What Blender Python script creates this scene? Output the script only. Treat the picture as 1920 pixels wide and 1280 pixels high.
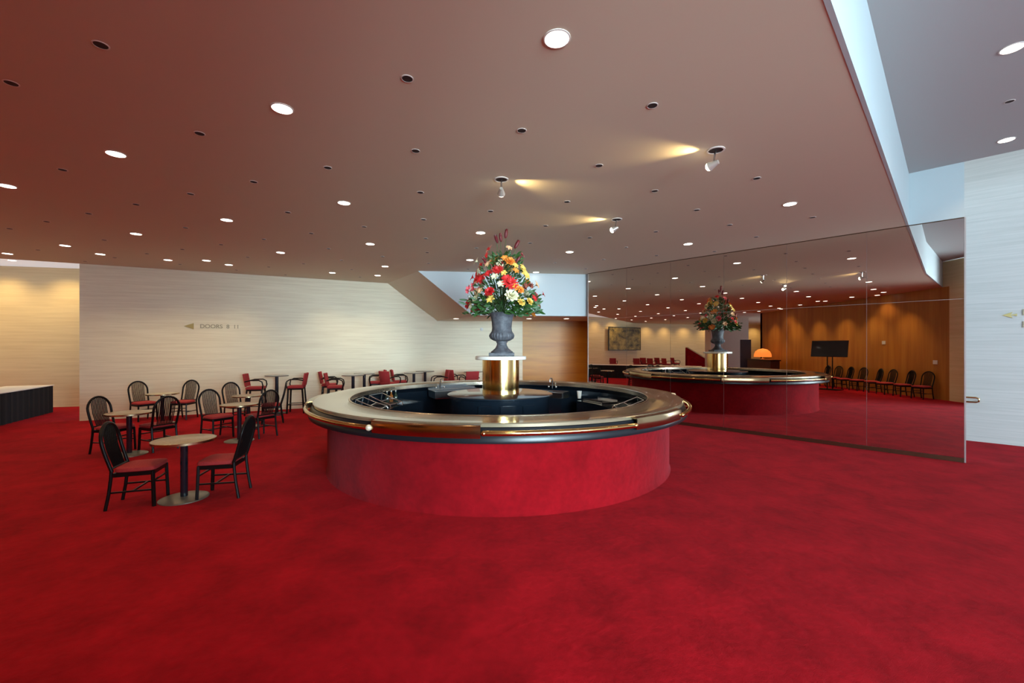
import bpy, bmesh, math, random
from mathutils import Vector, Matrix
random.seed(7)
for o in list(bpy.data.objects): bpy.data.objects.remove(o)
S = bpy.context.scene
COL = S.collection
PI = math.pi
R = math.radians

# ------------------------------------------------------------------ camera
H = 1.886; F = 800.0; HZ = 650.0
cam = bpy.data.cameras.new('camera')
co = bpy.data.objects.new('camera', cam); COL.objects.link(co)
cam.sensor_fit = 'HORIZONTAL'; cam.sensor_width = 36.0
cam.lens = 36.0 * F / 1920.0
cam.shift_y = (HZ - 640.0) / 1920.0
cam.clip_start = 0.02; cam.clip_end = 200
co.location = (0, 0, H); co.rotation_euler = (PI/2, 0, 0)
S.camera = co

# ------------------------------------------------------------------ world and exposure
w = bpy.data.worlds.new('sky'); S.world = w; w.use_nodes = True
bg = w.node_tree.nodes['Background']
bg.inputs['Color'].default_value = (0.55, 0.78, 1.0, 1)
bg.inputs['Strength'].default_value = 1.5
S.view_settings.view_transform = 'Standard'
S.view_settings.look = 'None'
S.view_settings.gamma = 1
S.view_settings.use_curve_mapping = False
S.view_settings.exposure = 0.66

WARM = (1.0, 0.70, 0.42)
COOL = (0.60, 0.84, 1.0)
P_DOWN = 42.0
def area(name, loc, rot, sx, sy, power, col):
    l = bpy.data.lights.new(name, 'AREA'); l.shape = 'RECTANGLE'; l.size = sx; l.size_y = sy
    l.energy = power; l.color = col
    o = bpy.data.objects.new(name, l); COL.objects.link(o); o.location = loc; o.rotation_euler = rot
    return o
# daylight through the window front behind and to the right of the camera
area('daylight', (7.4, -6.6, 2.6), (R(90), 0, 0), 12.6, 4.6, 1750, COOL)
dn = area('stone_wall_fill', (3.6, -6.5, 2.3), (0, 0, 0), 5.0, 3.8, 190, (0.66, 0.90, 1.0))  # added narrow fill at the window front, brightens the stone wall
dn.rotation_euler = (Vector((-4.6, 13.9, 1.1)) - dn.location).to_track_quat('-Z', 'Y').to_euler(); dn.data.spread = R(46)
# daylight falling down the light well in front of the stone wall
area('well_daylight', (8.93, 7.95, 6.9), (0, 0, R(-45.9)), 8.0, 1.7, 45, (0.66, 0.88, 1.0))

# daylight through the far windows at the left end of the hall
area('far_daylight', (-17.0, -9.3, 2.2), (R(90), 0, 0), 6.0, 3.6, 380, COOL)

# ------------------------------------------------------------------ geometry from the picture
N = (0.718, 0.696); CM = 10.13               # mirror plane  N.p = CM
T = (0.696, -0.718)                          # direction along the mirror
CEIL = 4.0; UP = 4.9
def on_line(px, c):                          # point where the ray of column px meets N.p = c
    k = (px - 960) / F
    Y = c / (N[0]*k + N[1]); return (k*Y, Y)
def refl(x, y):
    d = N[0]*x + N[1]*y - CM
    return (x - 2*d*N[0], y - 2*d*N[1])
def tpar(p): return p[0]*T[0] + p[1]*T[1]
def pm(t, c=CM): return (c*N[0] + t*T[0], c*N[1] + t*T[1])

# ------------------------------------------------------------------ materials
MATS = {}
def mat(name, col, rough=0.5, metal=0.0, **kw):
    if name in MATS: return MATS[name]
    m = bpy.data.materials.new(name); m.use_nodes = True
    nt = m.node_tree; b = nt.nodes['Principled BSDF']
    b.inputs['Base Color'].default_value = (*col, 1)
    b.inputs['Roughness'].default_value = rough
    b.inputs['Metallic'].default_value = metal
    for k, v in kw.items():
        if k == 'emit':
            b.inputs['Emission Color'].default_value = (*v[0], 1); b.inputs['Emission Strength'].default_value = v[1]
        elif k == 'noise':      # (scale xyz, colour 2, bump, detail)
            sc, c2, bump = v
            tc = nt.nodes.new('ShaderNodeTexCoord'); mp = nt.nodes.new('ShaderNodeMapping')
            geo = nt.nodes.new('ShaderNodeNewGeometry')
            nt.links.new(geo.outputs['Position'] if kw.get('world') else tc.outputs['Object'], mp.inputs['Vector'])
            mp.inputs['Scale'].default_value = sc
            no = nt.nodes.new('ShaderNodeTexNoise'); no.inputs['Scale'].default_value = 1.0
            no.inputs['Detail'].default_value = 6; no.inputs['Roughness'].default_value = 0.62
            nt.links.new(mp.outputs[0], no.inputs['Vector'])
            cr = nt.nodes.new('ShaderNodeValToRGB')
            cr.color_ramp.elements[0].position = 0.34; cr.color_ramp.elements[1].position = 0.66
            cr.color_ramp.elements[0].color = (*c2, 1); cr.color_ramp.elements[1].color = (*col, 1)
            nt.links.new(no.outputs['Fac'], cr.inputs['Fac'])
            nt.links.new(cr.outputs['Color'], b.inputs['Base Color'])
            if bump:
                bp = nt.nodes.new('ShaderNodeBump'); bp.inputs['Strength'].default_value = bump
                bp.inputs['Distance'].default_value = 0.01
                nt.links.new(no.outputs['Fac'], bp.inputs['Height']); nt.links.new(bp.outputs[0], b.inputs['Normal'])
        elif k == 'sheen':
            b.inputs['Sheen Weight'].default_value = v[0]; b.inputs['Sheen Roughness'].default_value = 0.5
            b.inputs['Sheen Tint'].default_value = (*v[1], 1)
        elif k == 'coat':
            b.inputs['Coat Weight'].default_value = v; b.inputs['Coat Roughness'].default_value = 0.05
        elif k == 'spec':
            b.inputs['Specular IOR Level'].default_value = v
    MATS[name] = m
    return m
def carpet_mat():
    m = mat('red carpet', (0.34, 0.004, 0.014), 0.95, sheen=(0.05, (1.0, 0.25, 0.3)), spec=0.1)
    nt = m.node_tree; b = nt.nodes['Principled BSDF']
    geo = nt.nodes.new('ShaderNodeNewGeometry')
    def noise(scale, detail, dist=0.0):
        n = nt.nodes.new('ShaderNodeTexNoise'); n.inputs['Scale'].default_value = scale
        n.inputs['Detail'].default_value = detail; n.inputs['Distortion'].default_value = dist
        nt.links.new(geo.outputs['Position'], n.inputs['Vector']); return n
    a = noise(2.4, 6, 0.5); c = noise(15, 4); f = noise(240, 2)
    mx = nt.nodes.new('ShaderNodeMath'); mx.operation = 'MULTIPLY_ADD'
    nt.links.new(c.outputs['Fac'], mx.inputs[0]); mx.inputs[1].default_value = 0.45
    nt.links.new(a.outputs['Fac'], mx.inputs[2])
    cr = nt.nodes.new('ShaderNodeValToRGB')
    e = cr.color_ramp.elements
    e[0].position = 0.5; e[0].color = (0.235, 0.0014, 0.0045, 1)
    e[1].position = 0.95; e[1].color = (0.40, 0.0035, 0.010, 1)
    nt.links.new(mx.outputs[0], cr.inputs['Fac']); nt.links.new(cr.outputs[0], b.inputs['Base Color'])
    bp = nt.nodes.new('ShaderNodeBump'); bp.inputs['Strength'].default_value = 0.5; bp.inputs['Distance'].default_value = 0.004
    nt.links.new(f.outputs['Fac'], bp.inputs['Height'])
    b2 = nt.nodes.new('ShaderNodeBump'); b2.inputs['Strength'].default_value = 0.35; b2.inputs['Distance'].default_value = 0.02
    nt.links.new(c.outputs['Fac'], b2.inputs['Height']); nt.links.new(bp.outputs[0], b2.inputs['Normal'])
    nt.links.new(b2.outputs[0], b.inputs['Normal'])
    return m
CARPET = carpet_mat()
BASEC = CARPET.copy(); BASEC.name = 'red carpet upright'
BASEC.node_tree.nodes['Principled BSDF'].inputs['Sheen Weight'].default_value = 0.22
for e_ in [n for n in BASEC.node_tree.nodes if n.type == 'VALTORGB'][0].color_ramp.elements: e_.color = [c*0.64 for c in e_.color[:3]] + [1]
STONE = mat('travertine', (0.86, 0.79, 0.60), 0.6, noise=((0.9, 0.9, 24), (0.75, 0.67, 0.49), 0.12), world=True)
CREAM = mat('cream stone', (0.82, 0.68, 0.40), 0.6, noise=((0.6, 0.6, 14), (0.72, 0.58, 0.32), 0.1), world=True)
WHSTONE = mat('pale travertine', (0.62, 0.60, 0.56), 0.6, noise=((0.8, 0.8, 30), (0.53, 0.52, 0.48), 0.2), world=True)
HONEY = mat('honey streaked wall', (0.58, 0.27, 0.028), 0.4, noise=((0.5, 0.5, 7), (0.44, 0.18, 0.015), 0.0), world=True)
WOOD = mat('walnut veneer wall', (0.50, 0.22, 0.035), 0.35, noise=((5, 5, 0.25), (0.36, 0.13, 0.018), 0.0), world=True)
PAINT = mat('ceiling paint', (0.65, 0.57, 0.43), 0.8)
PAINT2 = mat('upper ceiling paint', (0.42, 0.43, 0.42), 0.8)
WHITE = mat('white paint', (0.70, 0.71, 0.70), 0.6)
MIRROR = mat('tinted mirror', (0.72, 0.66, 0.62), 0.0, 1.0)
SEAM = mat('mirror joint', (0.55, 0.5, 0.48), 0.3, 0.6)
BRONZE = mat('dark bronze', (0.16, 0.10, 0.06), 0.3, 0.9)
BRASS = mat('polished brass', (0.72, 0.50, 0.20), 0.13, 1.0)
APRON = mat('brushed brass apron', (0.46, 0.33, 0.19), 0.16, 1.0)
TOPM = mat('bronze counter laminate', (0.36, 0.31, 0.21), 0.2, 0.6, coat=0.6)
BLACKG = mat('black gloss', (0.008, 0.014, 0.022), 0.16, coat=0.5)
BLACK = mat('black satin', (0.012, 0.012, 0.013), 0.45)
FRAME = mat('black lacquered wood', (0.007, 0.006, 0.006), 0.32, spec=0.22)
SEATM = mat('coral red upholstery', (0.42, 0.035, 0.035), 0.8, noise=((60, 60, 60), (0.33, 0.02, 0.025), 0.1))
TABTOP = mat('speckled beige tabletop', (0.50, 0.42, 0.27), 0.3, noise=((40, 40, 40), (0.38, 0.31, 0.19), 0.0), coat=0.3)
TABEDGE = mat('brass table edge', (0.60, 0.48, 0.28), 0.25, 1.0)
PLATE = mat('grey green metal base', (0.30, 0.30, 0.24), 0.35, 0.7)
STEEL = mat('stainless steel', (0.55, 0.56, 0.57), 0.22, 1.0)
STONEURN = mat('grey cast stone', (0.12, 0.12, 0.135), 0.6, noise=((14, 14, 14), (0.05, 0.05, 0.06), 0.5))
DARKCLOTH = mat('black cloth', (0.006, 0.006, 0.007), 0.9)
CLOTH = mat('white cloth', (0.82, 0.76, 0.66), 0.8)
LENS = mat('glowing lens', (1, 1, 1), 0.5, emit=((1.0, 0.93, 0.80), 6.0))
BULB = mat('glowing lamp glass', (1, 1, 1), 0.5, emit=((1.0, 0.86, 0.60), 10.0))
TRIMW = mat('white trim ring', (0.75, 0.68, 0.62), 0.5)
HOLE = mat('dark recess', (0.03, 0.015, 0.012), 0.8)
GOLDL = mat('brass lettering', (0.50, 0.40, 0.16), 0.4, 0.5)
DKLET = mat('bronze lettering', (0.36, 0.31, 0.20), 0.4, 0.4)
LEAF = mat('green leaves', (0.035, 0.12, 0.018), 0.5, noise=((30, 30, 30), (0.015, 0.05, 0.01), 0.0))
STEM = mat('green stems', (0.05, 0.10, 0.03), 0.6)
ORANGE = mat('orange lamp shade', (0.8, 0.25, 0.04), 0.6, emit=((1.0, 0.25, 0.04), 0.8))
GLASS = mat('clear drinking glass', (0.8, 0.85, 0.88), 0.05, 0.0, spec=1.0)
def pane_mat():
    m = bpy.data.materials.new('window glass'); m.use_nodes = True; nt = m.node_tree
    nt.nodes.clear()
    o = nt.nodes.new('ShaderNodeOutputMaterial'); mx = nt.nodes.new('ShaderNodeMixShader')
    t = nt.nodes.new('ShaderNodeBsdfTransparent'); g = nt.nodes.new('ShaderNodeBsdfGlossy')
    g.inputs['Roughness'].default_value = 0.02; mx.inputs[0].default_value = 0.08
    nt.links.new(t.outputs[0], mx.inputs[1]); nt.links.new(g.outputs[0], mx.inputs[2]); nt.links.new(mx.outputs[0], o.inputs[0])
    return m
PANE = pane_mat()

# ------------------------------------------------------------------ mesh helpers
class MB:
    def __init__(s): s.v = []; s.f = []
    def add(s, vs, fs):
        n = len(s.v); s.v += [tuple(v) for v in vs]; s.f += [tuple(i + n for i in f) for f in fs]; return s
    def box(s, c, d, rot=None):
        x, y, z = d[0]/2, d[1]/2, d[2]/2
        vs = [Vector((a*x, b*y, e*z)) for a in (-1, 1) for b in (-1, 1) for e in (-1, 1)]
        if rot is not None: vs = [rot @ v for v in vs]
        vs = [v + Vector(c) for v in vs]
        return s.add(vs, [(0,1,3,2),(4,6,7,5),(0,4,5,1),(2,3,7,6),(0,2,6,4),(1,5,7,3)])
    def bar(s, p, q, a, b=None):        # square bar between two points
        b = b or a; p = Vector(p); q = Vector(q); d = q - p; L = d.length
        rot = d.to_track_quat('Z', 'Y').to_matrix()
        return s.box((p+q)/2, (a, b, L), rot)
    def prism(s, pts, z0, z1):
        n = len(pts)
        vs = [(x, y, z0) for x, y in pts] + [(x, y, z1) for x, y in pts]
        fs = [tuple(range(n-1, -1, -1)), tuple(range(n, 2*n))] + [(i, (i+1) % n, n+(i+1) % n, n+i) for i in range(n)]
        return s.add(vs, fs)
    def lathe(s, prof, c=(0, 0, 0), n=48, a0=0, a1=2*PI, closed=False):
        full = abs(a1 - a0 - 2*PI) < 1e-6
        m = n if full else n + 1; k = len(prof)
        vs = []
        for i in range(m):
            a = a0 + (a1-a0)*i/n
            for r, z in prof: vs.append((c[0]+r*math.cos(a), c[1]+r*math.sin(a), c[2]+z))
        fs = []
        for i in range(n):
            i2 = (i+1) % m
            for j in range(k if closed else k-1):
                j2 = (j+1) % k
                fs.append((i*k+j, i2*k+j, i2*k+j2, i*k+j2))
        if closed and not full:
            fs.append(tuple(range(k-1, -1, -1))); fs.append(tuple((m-1)*k + j for j in range(k)))
        return s.add(vs, fs)
    def cyl(s, c, r, h, n=24, r2=None):
        r2 = r if r2 is None else r2
        vs = [(c[0]+r*math.cos(2*PI*i/n), c[1]+r*math.sin(2*PI*i/n), c[2]) for i in range(n)]
        vs += [(c[0]+r2*math.cos(2*PI*i/n), c[1]+r2*math.sin(2*PI*i/n), c[2]+h) for i in range(n)]
        return s.add(vs, [tuple(range(n-1, -1, -1)), tuple(range(n, 2*n))] + [(i, (i+1) % n, n+(i+1) % n, n+i) for i in range(n)])
    def tube(s, path, r, n=8, closed=False):
        P = [Vector(p) for p in path]; m = len(P)
        rs = r if isinstance(r, (list, tuple)) else [r]*m
        up = Vector((0, 0, 1)); vs = []; ref = None
        for i, p in enumerate(P):
            if closed: d = P[(i+1) % m] - P[(i-1) % m]
            else: d = P[min(i+1, m-1)] - P[max(i-1, 0)]
            d.normalize()
            if ref is None:
                ref = up if abs(d.z) < 0.95 else Vector((1, 0, 0))
            a = ref - d*ref.dot(d)
            if a.length < 1e-4: a = Vector((0, 1, 0)) - d*d.y
            a.normalize(); ref = a; b = d.cross(a)
            for j in range(n):
                t = 2*PI*j/n; vs.append(p + (a*math.cos(t) + b*math.sin(t))*rs[i])
        fs = []
        for i in range(m if closed else m-1):
            i2 = (i+1) % m
            for j in range(n):
                j2 = (j+1) % n; fs.append((i*n+j, i*n+j2, i2*n+j2, i2*n+j))
        if not closed: fs += [tuple(range(n-1, -1, -1)), tuple((m-1)*n + j for j in range(n))]
        return s.add(vs, fs)
    def ball(s, c, r, n=12, m=8, sc=(1, 1, 1), rot=None):
        vs = []
        for j in range(m+1):
            ph = PI*j/m
            for i in range(n):
                v = Vector((math.sin(ph)*math.cos(2*PI*i/n)*sc[0], math.sin(ph)*math.sin(2*PI*i/n)*sc[1], math.cos(ph)*sc[2]))*r
                if rot is not None: v = rot @ v
                vs.append(v + Vector(c))
        fs = [(j*n+i, (j+1)*n+i, (j+1)*n+(i+1) % n, j*n+(i+1) % n) for j in range(m) for i in range(n)]
        return s.add(vs, fs)
    def build(s, name, m, parent=None, smooth=False, bevel=0.0):
        me = bpy.data.meshes.new(name); me.from_pydata(s.v, [], s.f)
        bm = bmesh.new(); bm.from_mesh(me)
        bmesh.ops.remove_doubles(bm, verts=bm.verts, dist=1e-5)
        bmesh.ops.recalc_face_normals(bm, faces=bm.faces); bm.to_mesh(me); bm.free()
        me.materials.append(m)
        if smooth:
            me.polygons.foreach_set('use_smooth', [True]*len(me.polygons))
            me.set_sharp_from_angle(angle=R(38))
        o = bpy.data.objects.new(name, me); COL.objects.link(o)
        if parent is not None: o.parent = parent
        if bevel:
            b = o.modifiers.new('bevel', 'BEVEL'); b.width = bevel; b.segments = 2; b.limit_method = 'ANGLE'
        return o
def tag(o, label, cat, group=None, kind=None):
    o['label'] = label; o['category'] = cat
    if group: o['group'] = group
    if kind: o['kind'] = kind
    return o
def thing(name, label, cat, loc=(0, 0, 0), rz=0, group=None):
    o = bpy.data.objects.new(name, None); COL.objects.link(o)
    o.location = loc; o.rotation_euler = (0, 0, rz); o.empty_display_size = 0.2
    return tag(o, label, cat, group)
def struct(o): o['kind'] = 'structure'; return o
def dup(root, loc, rz, label, group=None):
    r = root.copy(); COL.objects.link(r); r.location = loc; r.rotation_euler = (0, 0, rz); r['label'] = label
    if group: r['group'] = group
    for ch in list(root.children):
        c = ch.copy(); COL.objects.link(c); c.parent = r
        for g in list(ch.children):
            d = g.copy(); COL.objects.link(d); d.parent = c
    return r
def wall(name, p, q, z0, z1, th, m):     # thickness goes to the left of p->q
    d = Vector((q[0]-p[0], q[1]-p[1])).normalized(); nx, ny = -d.y*th, d.x*th
    return struct(MB().prism([p, q, (q[0]+nx, q[1]+ny), (p[0]+nx, p[1]+ny)], z0, z1).build(name, m))

# ================================================================== SETTING
struct(MB().prism([(-28, -9), (15, -9), (15, 18), (-28, 18)], -0.1, 0).build('floor', CARPET))
# main rose-brown ceiling
LW0 = (-11.0, 10.85); LW1 = (-4.15, 14.22); LW2 = (-2.70, 14.93)
fA = (6.89, 7.45); fM = (1.90, 2.60); fB = (-1.10, -0.70)
mainc = [fB, fM, fA, pm(tpar(fA)), (2.22, 12.45), (3.4, 12.45), (3.4, 15.2), (-2.7, 15.2), LW1, LW0, (-22, 5.4), (-28, 2.0), (-28, -9), (-12.8, -9), (-12.8, -0.7)]
struct(MB().prism(mainc, CEIL, CEIL+0.25).build('ceiling', PAINT))
# raised ceiling over the left recess, over the camera side and over the light well
struct(MB().prism([LW0, (-22, 5.4), (-28, 2.0), (-28, 16), (-10, 16)], 4.36, 4.5).build('ceiling', mat('white ceiling with added glow', (0.7, 0.72, 0.74), 0.4, emit=((0.80, 0.88, 1.0), 0.26))))  # recess ceiling given a glow of its own in place of daylight
mR = pm(tpar((12.4, 1.76)))
upc = [fB, fM, fA, pm(9.0+tpar(fA)*0+0, CM) if False else pm(tpar((14.4, -0.3))), (14.4, -7), (0.7, -7), (0.7, -0.6)]
struct(MB().prism(upc, UP, UP+0.2).build('ceiling', PAINT2))
# white edge of the upper ceiling void (runs back from the mirror)
vs = []
for p, q in ((fB, fM), (fB, fA), (fM, fA)):
    d = Vector((q[0]-p[0], q[1]-p[1])).normalized(); c_ = {0: fB, 1: fM, 2: fA}[len(vs)//4]
    for o_ in (-0.003, 0.03):
        for z in (CEIL-0.003, UP-0.001): vs.append((c_[0]+d.y*o_, c_[1]-d.x*o_, z))
fs = []
for i in (0, 4): fs += [(i, i+4, i+5, i+1), (i+2, i+3, i+7, i+6), (i+1, i+5, i+7, i+3), (i, i+2, i+6, i+4)]
fs += [(0, 1, 3, 2), (8, 10, 11, 9)]
struct(MB().add(vs, fs).build('trim_1', mat('fascia paint', (0.46, 0.53, 0.54), 0.6)))
# bulkhead above the right end of the mirror
pr = on_line(1808, CM)
t0, t1 = tpar(fA), tpar(pr)
def mbox(mb, ta, tb, ca, cb, z0, z1):
    return mb.prism([pm(ta, ca), pm(tb, ca), pm(tb, cb), pm(ta, cb)], z0, z1)
struct(mbox(MB(), t0-0.1, t1, CM, CM+0.15, CEIL+0.002, UP).build('trim_2', mat('fascia paint', (0.46, 0.53, 0.54), 0.6)))
tl = tpar(on_line(1103, CM))
struct(mbox(MB(), tl, t1, CM+0.03, CM+0.28, 0, CEIL).build('wall_mirror', BLACK))
# stone wall in the light well, right of the mirror
CW = 12.58
struct(mbox(MB(), -3.0, 12.2, CW, CW+0.25, 0, 7.0).build('wall_right', WHSTONE))
struct(mbox(MB(), -3.0, 12.2, CM-0.05, CW+0.25, 7.0, 7.15).build('ceiling', WHITE))
struct(mbox(MB(), t0-4.5, t1+5.2, CM-0.02, CM+0.1, UP+0.2, 7.0).build('wall_well', WHITE))
# travertine wall on the left, bending behind the bar, then a honey-coloured stretch
cv = [LW0, (-4.7, 13.95), (-4.1, 14.22), (-3.5, 14.46), (-2.9, 14.64), (-2.3, 14.78), (-1.6, 14.88), (-0.9, 14.93), (0.37, 14.93)]
vs = []
for i, p in enumerate(cv):
    a = Vector(cv[max(0, i-1)]); b = Vector(cv[min(len(cv)-1, i+1)]); dd = (b-a).normalized()
    for x, y in (p, (p[0]-dd.y*0.3, p[1]+dd.x*0.3)):
        for z in (0, CEIL+0.36): vs.append((x, y, z))
fs = [(0, 1, 3, 2), (len(vs)-4, len(vs)-2, len(vs)-1, len(vs)-3)]
for i in range(len(cv)-1):
    a = i*4; b = a+4; fs += [(a, b, b+1, a+1), (a+2, a+3, b+3, b+2), (a+1, b+1, b+3, a+3), (a, a+2, b+2, b)]
struct(MB().add(vs, fs).build('wall_left', STONE, smooth=True))
wall('wall_back', (0.37, 14.93), (3.4, 14.93), 0, CEIL, 0.3, HONEY)
wall('wall_passage', (3.4, 14.93), (3.4, 12.0), 0, CEIL, 0.2, HONEY)
# recess wall on the far left, curving round (seen again in the mirror)
cw = [(-9.5, 13.9), (-13.2, 13.62), (-16.2, 12.9), (-19.2, 10.6), (-21.6, 7.6), (-23.8, 4.2), (-25.6, 0.4), (-26.8, -4), (-27.2, -9)]
mb = MB()
for a, b in zip(cw[:-1], cw[1:]):
    dd = Vector((b[0]-a[0], b[1]-a[1])).normalized(); ox, oy = dd.y*0.25, -dd.x*0.25
    ox, oy = -ox, -oy
    if (a[0]+ox+8)**2 + (a[1]+oy)**2 < (a[0]+8)**2 + a[1]**2: ox, oy = -ox, -oy
    mb.prism([a, b, (b[0]+ox, b[1]+oy), (a[0]+ox, a[1]+oy)], 0, 4.36)
struct(mb.build('wall_recess', CREAM))
# walls behind the camera
wall('wall_behind', (-0.82, -0.70), (-12.8, -0.70), 0, CEIL, 0.25, WOOD)
struct(MB().prism([(-0.82, -0.70), (0.7, -0.70), (0.7, -0.95), (-0.82, -0.95)], 0, UP).build('wall_behind', CREAM))
struct(MB().prism([(-1.3, -0.70), (-0.82, -0.70), (-0.82, -0.95), (-1.3, -0.95)], CEIL, UP).build('wall_behind', CREAM))
wall('wall_side', (0.7, -0.95), (0.7, -6.2), 0, UP, 0.2, WHITE)
wall('wall_side', (-12.8, -0.7), (-12.8, -9), 0, CEIL, 0.2, WOOD)
wall('wall_behind', (-20.0, -8.9), (-28, -8.9), 0, CEIL, 0.1, CREAM)
for i in range(3):
    x0 = -20.0 + i*2.4; mb = MB()
    for x in (x0+0.05, x0+2.35): mb.box((x, -8.95, 2.0), (0.1, 0.14, 4.0))
    for z in (0.06, 3.95): mb.box((x0+1.2, -8.95, z), (2.4, 0.12, 0.1))
    fo = struct(mb.build('window_%d' % (i+7), BRONZE)); MB().box((x0+1.2, -8.95, 2.0), (2.25, 0.012, 3.8)).build('pane', PANE, fo)
wall('wall_end', (14.2, -6.2), (14.2, 4.2), 0, 7, 0.2, WHSTONE)
# window front
for i in range(6):
    x0 = 0.9 + i*2.2; x1 = x0 + 2.1
    mb = MB()
    for x in (x0+0.03, x1-0.03): mb.box((x, -6.2, 2.45), (0.08, 0.14, 4.9))
    for z in (0.06, 2.9, 4.84): mb.box(((x0+x1)/2, -6.2, z), (2.1, 0.12, 0.10))
    fo = struct(mb.build('window_%d' % (i+1), BRONZE, bevel=0.004))
    po = MB().box(((x0+x1)/2, -6.2, 2.45), (2.0, 0.012, 4.8)).build('pane', PANE, fo)
# dropped soffit at the back: sloping side, front sheet tinted for daylight, flat underside
F1, F2 = (-2.62, 11.92), (2.26, 12.50); f1 = (-1.13, 12.09); W1 = LW1; w1 = LW2; w2 = (3.4, 14.93)
z0 = 2.78
vs = [(F1[0], F1[1], CEIL), (F2[0], F2[1], CEIL), (F2[0], F2[1], z0), (f1[0], f1[1], z0),
      (W1[0], W1[1], CEIL), (w1[0], w1[1], z0), (w2[0], w2[1], z0), (w2[0], w2[1], CEIL), (3.4, 12.5, z0), (3.4, 12.5, CEIL)]
struct(MB().add(vs, [(0, 3, 5, 4), (3, 2, 8, 6, 5), (1, 9, 8, 2), (4, 5, 6, 7), (0, 4, 7, 9, 1), (9, 7, 6, 8)]).build('trim_3', PAINT))
e_ = 0.004
struct(MB().add([(x, y-q, z) for q in (e_, 0.03) for x, y, z in vs[:4]], [(0, 1, 2, 3), (7, 6, 5, 4), (0, 4, 5, 1), (1, 5, 6, 2), (2, 6, 7, 3), (3, 7, 4, 0)]).build('trim_4', mat('soffit front daylight tint', (0.60, 0.66, 0.68), 0.7)))  # thin sheet over the soffit front, cool daylight put into its colour
# mirror: six glass bays over two tiers, fine joints and a bronze foot
seams = [1103, 1175, 1257, 1357, 1475, 1625, 1808]
mir = thing('mirror_wall', 'tall tinted mirror wall in glass panels, right of the round bar', 'mirror', (*pm(tl), 0))
mx, my = pm(tl)
def loc(mb): mb.v = [(x-mx, y-my, z) for x, y, z in mb.v]; return mb
ts = [tpar(on_line(p, CM)) for p in seams]
for a, b in zip(ts[:-1], ts[1:]):
    for z0_, z1_ in ((0.07, 2.668), (2.674, 3.985)):
        loc(mbox(MB(), a+0.003, b-0.003, CM, CM+0.012, z0_, z1_)).build('glass_panel', MIRROR, mir)
loc(mbox(MB(), tl, t1, CM+0.012, CM+0.028, 0.0, CEIL-0.003)).build('backing', SEAM, mir)
loc(mbox(MB(), tl, t1, CM-0.02, CM+0.011, 0.001, 0.068)).build('foot_strip', BRONZE, mir)
loc(mbox(MB(), t1-0.0, t1+0.02, CM-0.01, CM+0.30, 0.001, CEIL-0.003)).build('edge_strip', SEAM, mir)
loc(mbox(MB(), tl-0.02, tl, CM-0.01, CM+0.30, 0.001, CEIL-0.003)).build('edge_strip', SEAM, mir)
loc(mbox(MB(), tl, t1, CM-0.008, CM+0.011, 3.986, 3.998)).build('head_strip', BRONZE, mir)

# ================================================================== ROUND BAR
BC = (-0.21, 7.556)
bar = thing('round_bar', 'large round bar with red carpeted base and bronze rim, centre of the room', 'bar', (*BC, 0))
NB = 160
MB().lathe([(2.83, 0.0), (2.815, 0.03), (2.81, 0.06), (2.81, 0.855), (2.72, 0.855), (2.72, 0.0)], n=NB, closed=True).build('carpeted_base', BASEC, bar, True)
MB().lathe([(2.50, 1.03), (2.50, 1.062), (2.515, 1.072), (3.0, 1.072), (3.012, 1.062), (3.012, 1.03)], n=NB, closed=True).build('countertop', TOPM, bar, True)
MB().lathe([(2.485, 1.0), (2.485, 1.070), (2.492, 1.077), (2.502, 1.077), (2.508, 1.0725), (2.4995, 1.0725), (2.4995, 1.0)], n=NB, closed=True).build('inner_lip', mat('champagne lip', (0.62, 0.52, 0.40), 0.25, 1.0), bar, True)
MB().lathe([(2.99, 1.029), (3.02, 1.022), (3.04, 0.98), (3.057, 0.93), (3.072, 0.885), (3.066, 0.862), (3.04, 0.857), (2.72, 0.857), (2.72, 1.029)], n=NB, closed=True).build('padded_edge', mat('black padded vinyl', (0.008, 0.009, 0.012), 0.3, spec=0.35), bar, True)
MB().lathe([(2.49, 1.028), (2.56, 1.028), (2.72, 1.028), (2.72, 0.0), (2.66, 0.0), (2.66, 0.9), (2.49, 0.99)], n=NB, closed=True).build('inner_wall', BLACKG, bar, True)
def A(phi): return R(phi - 90)      # phi from the camera side, positive to the right
aprons = [(-26, -2.2), (32.2, 52), (90, 112), (150, 172), (212, 232), (272, 292)]
for a, b in aprons:
    MB().lathe([(3.013, 1.062), (3.05, 1.070), (3.10, 1.062), (3.112, 1.04), (3.098, 0.925), (3.088, 0.925), (3.098, 1.036), (3.05, 1.052), (3.013, 1.050)], n=40, a0=A(a), a1=A(b), closed=True).build('brass_apron', APRON, bar, True)
gaps = [(-68+0.0, -26)] + [(-2.2, 32.2), (52, 90), (112, 150), (172, 212), (232, 272)]
MIDR = 3.105
for a, b in gaps:
    a += 0.5; b -= 0.5
    n = max(12, int((b-a)*1.2))
    path = [(MIDR*math.cos(A(a+(b-a)*i/n)), MIDR*math.sin(A(a+(b-a)*i/n)), 0.982) for i in range(n+1)]
    ro = MB().tube(path, 0.030, 12).build('rail', BRASS, bar, True)
    k = max(2, int((b-a)/9))
    for i in range(k+1):
        an = A(a + 1.5 + (b-a-3)*i/k)
        MB().bar((3.03*math.cos(an), 3.03*math.sin(an), 0.976), (3.09*math.cos(an), 3.09*math.sin(an), 0.976), 0.016).build('bracket', BRASS, ro)
for ph in (-26.6, -1.6, 31.6, 52.6):
    an = A(ph); cr_ = 0.036 if ph < -20 else 0.031
    MB().ball((3.112*math.cos(an), 3.112*math.sin(an), 0.982), cr_, 14, 8).build('rail_cap', mat('cream cap', (0.75, 0.68, 0.5), 0.3, 0.3) if ph < -20 else BRASS, bar, True)
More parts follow.
